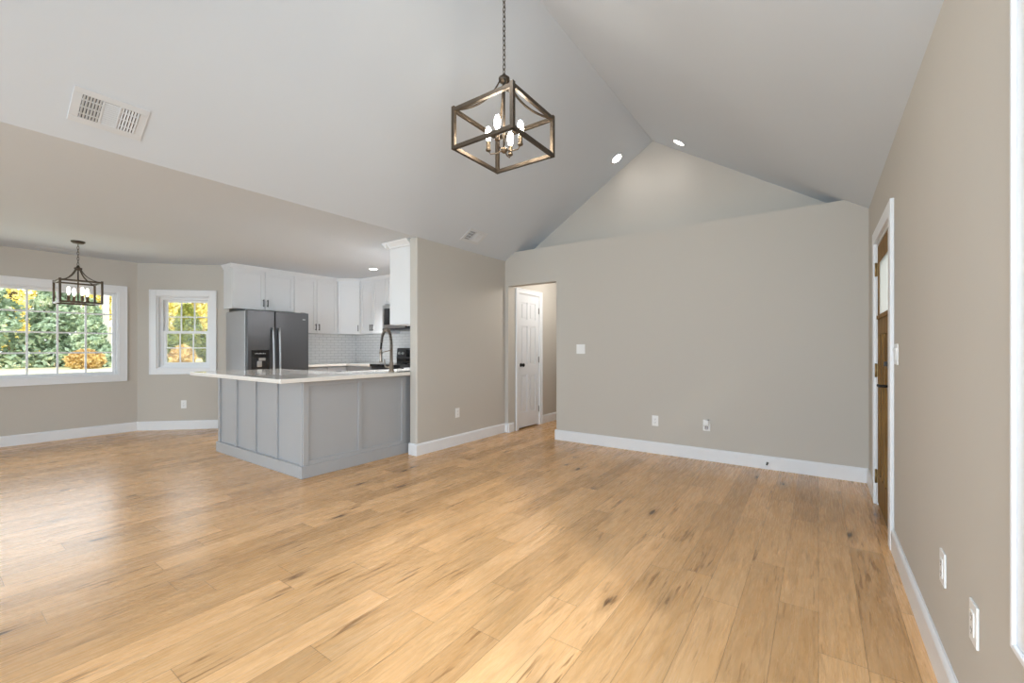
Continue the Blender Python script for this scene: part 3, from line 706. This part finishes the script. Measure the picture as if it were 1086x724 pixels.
vent('thin white ceiling vent beside the bay window lantern', -7.80, 1.09, 'flat', .36, .16)
def downlight(label, p, kind, e=6, cone=150):
    r = thing('recessed_downlight', label, 'light', mtx=frame_mtx(p, kind), group='recessed downlights')
    MB().lathe([(.058, .001), (.060, .006), (.082, .005), (.086, 0)], n=28).build('trim_ring', 'vent', r)
    MB().lathe([(.058, .0005), (.058, .004), (.03, .0046), (0, .0048)], n=28).build('lens', 'lens', r)
    l = lamp('downlight_glow', 'SPOT', e, (0, 0, .02), (PI, 0, 0), (.95, .98, 1), parent=r, spot_size=math.radians(cone), spot_blend=.9, shadow_soft_size=.06)
downlight('round recessed downlight on the left slope near the gable', (-1.99, 4.985, slope_z(-1.99)), 'left', 1.6, 130)
downlight('round recessed downlight on the right slope near the gable', (-1.255, 4.945, slope_z(-1.255)), 'right', 1.6, 130)
downlight('round recessed downlight in the flat kitchen ceiling', (-5.678, 4.24, HC), 'flat', 105, 105)
for sx, kd, lb in ((-1.99, 'left', 'left'), (-1.255, 'right', 'right')):  # unseen pair, added to brighten the floor along the right wall
    downlight('unseen downlight added on the %s slope above the camera' % lb, (sx, 1.4, slope_z(sx)), kd, 34 if kd == 'left' else 28, 110)
downlight('unseen downlight added over the counter behind the partition wall', (-4.5, 3.93, HC), 'flat', 200, 125)  # hidden from view, added to brighten the kitchen

# ------------------------------------------------------------------ outlets, switches, door stop
def plate(name, label, cat, loc, rz, kind, wd=.072, ht=.118, group=None):
    r = thing(name, label, cat, loc, rz, group)
    MB().box(-wd/2, wd/2, -.006, 0, -ht/2, ht/2, .002).build('cover_plate', 'plastic', r)
    if kind == 'outlet':
        f = MB().box(-.017, .017, -.0085, -.006, -.034, .034, .001).build('receptacle', 'plastic', r)
        for z in (-.019, .019):
            for a, b, c0, c1 in ((-.008, -.0055, -.004, .006), (.0055, .008, -.004, .006), (-.002, .002, -.012, -.008)):
                MB().box(a, b, -.0089, -.0084, z+c0, z+c1).build('slot', 'slot', f)
    else:
        n = kind
        for k in range(n):
            x = (k-(n-1)/2)*.046
            MB().prism([(-.006, -.034), (-.006, .034), (-.0125, .034), (-.008, 0), (-.0075, -.034)], x-.016, x+.016, 'x').build('rocker', 'plastic', r)
    return r
G = 'white wall outlets'
plate('wall_outlet', 'white wall outlet low on the far wall, left of the plugged in one', 'outlet', (-1.519, YF, .371), 0, 'outlet', group=G)
plate('wall_outlet', 'white wall outlet on the far wall under the plug in freshener', 'outlet', (-.973, YF, .375), 0, 'outlet', group=G)
plate('wall_outlet', 'white wall outlet low on the partition wall beside the peninsula', 'outlet', (XL, 3.962, .399), R90, 'outlet', group=G)
plate('wall_outlet', 'white wall outlet under the double hung bay window', 'outlet', (-7.649, 2.381, .37), R45, 'outlet', group=G)
plate('wall_outlet', 'white plate low on the right wall, farther from the camera', 'outlet', (XR, 2.146, .416), -R90, 'outlet', group=G)
plate('wall_outlet', 'white outlet low on the right wall, nearest the window trim', 'outlet', (XR, 1.768, .414), -R90, 'outlet', group=G)
plate('light_switch', 'white double light switch on the far wall by the hallway', 'switch', (-2.456, YF, 1.188), 0, 2, .118, .118, 'white light switches')
plate('light_switch', 'white double light switch beside the front door', 'switch', (XR, 3.275, 1.165), -R90, 2, .118, .118, 'white light switches')
r = thing('plug_in_freshener', 'white plug in air freshener in the far wall outlet', 'air freshener', (-.968, YF-.0092, .375))
MB().box(-.02, .02, -.03, 0, -.005, .055, .008).build('body', 'plastic', r)
MB().lathe([(.012, .0), (.016, .008), (.016, .026), (.008, .032), (.008, .04)], (0, -.032, -.036), 14).build('vial', 'clear', r)
MB().lathe([(.006, 0), (.008, .012)], (.014, -.02, .055), 10).build('dial', 'hinge', r)
r = thing('door_stop', 'small dark spring door stop on the far wall baseboard', 'door stop', (-.412, YF-.016, .062))
MB().lathe([(.011, 0), (.011, -.004), (.005, -.008)], n=12, ax='y').build('mount', 'hinge', r)
MB().tube([(.0055*math.cos(k*.9), -.006-.05*k/80, .0055*math.sin(k*.9)) for k in range(81)], .0014, 5).build('spring', 'hinge', r)
MB().lathe([(.007, -.055), (.008, -.066), (0, -.067)], n=12, ax='y').build('tip', 'black', r)

# ------------------------------------------------------------------ outdoors beyond the bay
GZ = -.05
struct(MB().box(.62, 60, -40, 60, GZ-.2, GZ).build('ground_front', 'grass'), 'unseen dark grass ground added in front of the house', 'lawn')  # out of view, added dark to cut sky light from below
struct(MB().box(-75, -8.6, -40, 60, GZ-.2, GZ).build('ground_lawn', 'lawn'), 'pale straw coloured lawn outside the windows', 'lawn')
def cards(mb, c, rad, n, size, rng, droop=.0):
    for _ in range(n):
        u = Vector((rng.gauss(0, 1), rng.gauss(0, 1), rng.gauss(0, 1))).normalized()*(.55+.45*rng.random()**.5)
        p = Vector((c[0]+u.x*rad[0], c[1]+u.y*rad[1], c[2]+u.z*rad[2]))
        a = Vector((rng.gauss(0, 1), rng.gauss(0, 1), rng.gauss(0, .7)-droop)).normalized(); b = a.cross(Vector((rng.gauss(0, 1), rng.gauss(0, 1), rng.gauss(0, 1)))).normalized()
        s = size*rng.uniform(.6, 1.3)
        v = [mb.bm.verts.new(p+a*s*i+b*s*.55*j) for i, j in ((-1, 0), (0, -1), (1, 0), (0, 1))]
        mb.bm.faces.new(v)
def tree(label, x, y, h, wd, m, seed, kind='round', low=.12, name='tree'):
    rng = random.Random(seed); r = thing(name, label, 'tree' if name != 'bush' else 'bush', (x, y, GZ), rng.uniform(0, 6), None)
    mb = MB().tube([(0, 0, -.1), (.05, .02, h*.3), (-.03, .05, h*.6), (.02, 0, h*.9)], [wd*.055, wd*.045, wd*.03, wd*.008], 8)
    for k in range(7):
        an = rng.uniform(0, 6.28); z = h*rng.uniform(.25, .75); L_ = wd*.4*(1-z/h*.5)
        mb.tube([(0, 0, z), (math.cos(an)*L_*.5, math.sin(an)*L_*.5, z+L_*.2), (math.cos(an)*L_, math.sin(an)*L_, z+L_*.3)], [wd*.02, wd*.012, wd*.005], 5)
    mb.build('trunk', 'bark', r)
    mb = MB()
    n = 26
    for k in range(n):
        f = k/(n-1); z = h*(low+(1-low)*f)
        prof = (1-f)**.8*.95+.08 if kind == 'cone' else math.sin(PI*min(1, .12+.86*f))**.7
        an = k*2.4; rr = wd/2*prof
        cs = max(.16, wd*.20*prof+.10)
        cards(mb, (math.cos(an)*rr*.55, math.sin(an)*rr*.55, z), (cs*1.25, cs*1.25, cs*.75), 200, .19, rng, .4 if kind == 'cone' else 0)
        cards(mb, (math.cos(an+1.9)*rr*.85, math.sin(an+1.9)*rr*.85, z), (cs, cs, cs*.6), 130, .18, rng, .4 if kind == 'cone' else 0)
    mb.build('foliage', m, r, recalc=False)
    return r
tree('broad blue green evergreen, leftmost beyond the large bay window', -42, 2.4, 9, 4.6, 'leaf_blue', 1, 'cone', .02)
tree('tall blue green evergreen in the middle of the large bay window', -42, 6.0, 8.5, 3.4, 'leaf_blue', 2, 'cone', .02)
tree('low blue green evergreen left of the white post outside', -39, 7.05, 4.3, 1.9, 'leaf_blue', 3, 'cone', .02)
tree('tall yellow autumn tree behind the evergreens at left', -55, 5.2, 12, 7, 'leaf_yellow', 4)
tree('tall yellow autumn tree behind the white post outside the bay window', -55, 11.6, 11, 6.0, 'leaf_yellow', 5)
tree('yellow autumn tree, left half of the double hung window', -47, 13.0, 9, 4.2, 'leaf_yellow', 6, low=.04)
tree('pale yellow tree, right half of the double hung window', -46, 17.0, 9, 4.4, 'leaf_yellow', 7, low=.04)
tree('broad yellow tree far behind the other yellow trees', -62, 21.0, 12, 9, 'leaf_yellow', 13, low=.04)
tree('slim olive tree standing before yellow trees in the double hung window', -41, 13.0, 4.6, 1.5, 'leaf_olive', 8)
tree('low olive bush at the right of the double hung window', -41, 14.9, 2.8, 2.2, 'leaf_olive', 9, low=.1, name='bush')
tree('low dark olive bush at the left of the double hung window', -41, 11.7, 2.5, 1.7, 'leaf_olive', 10, low=.1, name='bush')
tree('orange brown shrub in front of the olive bushes', -38, 11.75, 1.3, 1.2, 'leaf_orange', 11, low=.1, name='bush')
tree('orange brown shrub beside the white post outside', -36.5, 6.35, 1.0, 1.3, 'leaf_orange', 12, low=.1, name='bush')
r = thing('porch_post', 'white square post standing on the lawn outside the bay window', 'post', (-40, 7.95, GZ))
MB().box(-.17, .17, -.17, .17, .10, 5.6).build('shaft', 'siding', r)
MB().box(-.24, .24, -.24, .24, .05, .35, .02).build('base', 'siding', r)
MB().box(-.9, .9, -.5, .5, 0, .07).build('footing', 'shingle', r)
r = thing('shed', 'pale sided shed with low roof at the right of the bay window', 'shed', (-47, 10.9, GZ), .2)
MB().box(-1.5, 1.5, -1.2, 1.2, 0, 3.0).build('wall', 'siding', r)
MB().prism([(-1.5, 2.95), (1.5, 2.95), (0, 4.0)], -1.7, 1.7, 'x').build('roof', 'siding', r)
MB().box(1.5, 1.54, -.5, .4, 0, 2.0).build('door', 'siding', r)
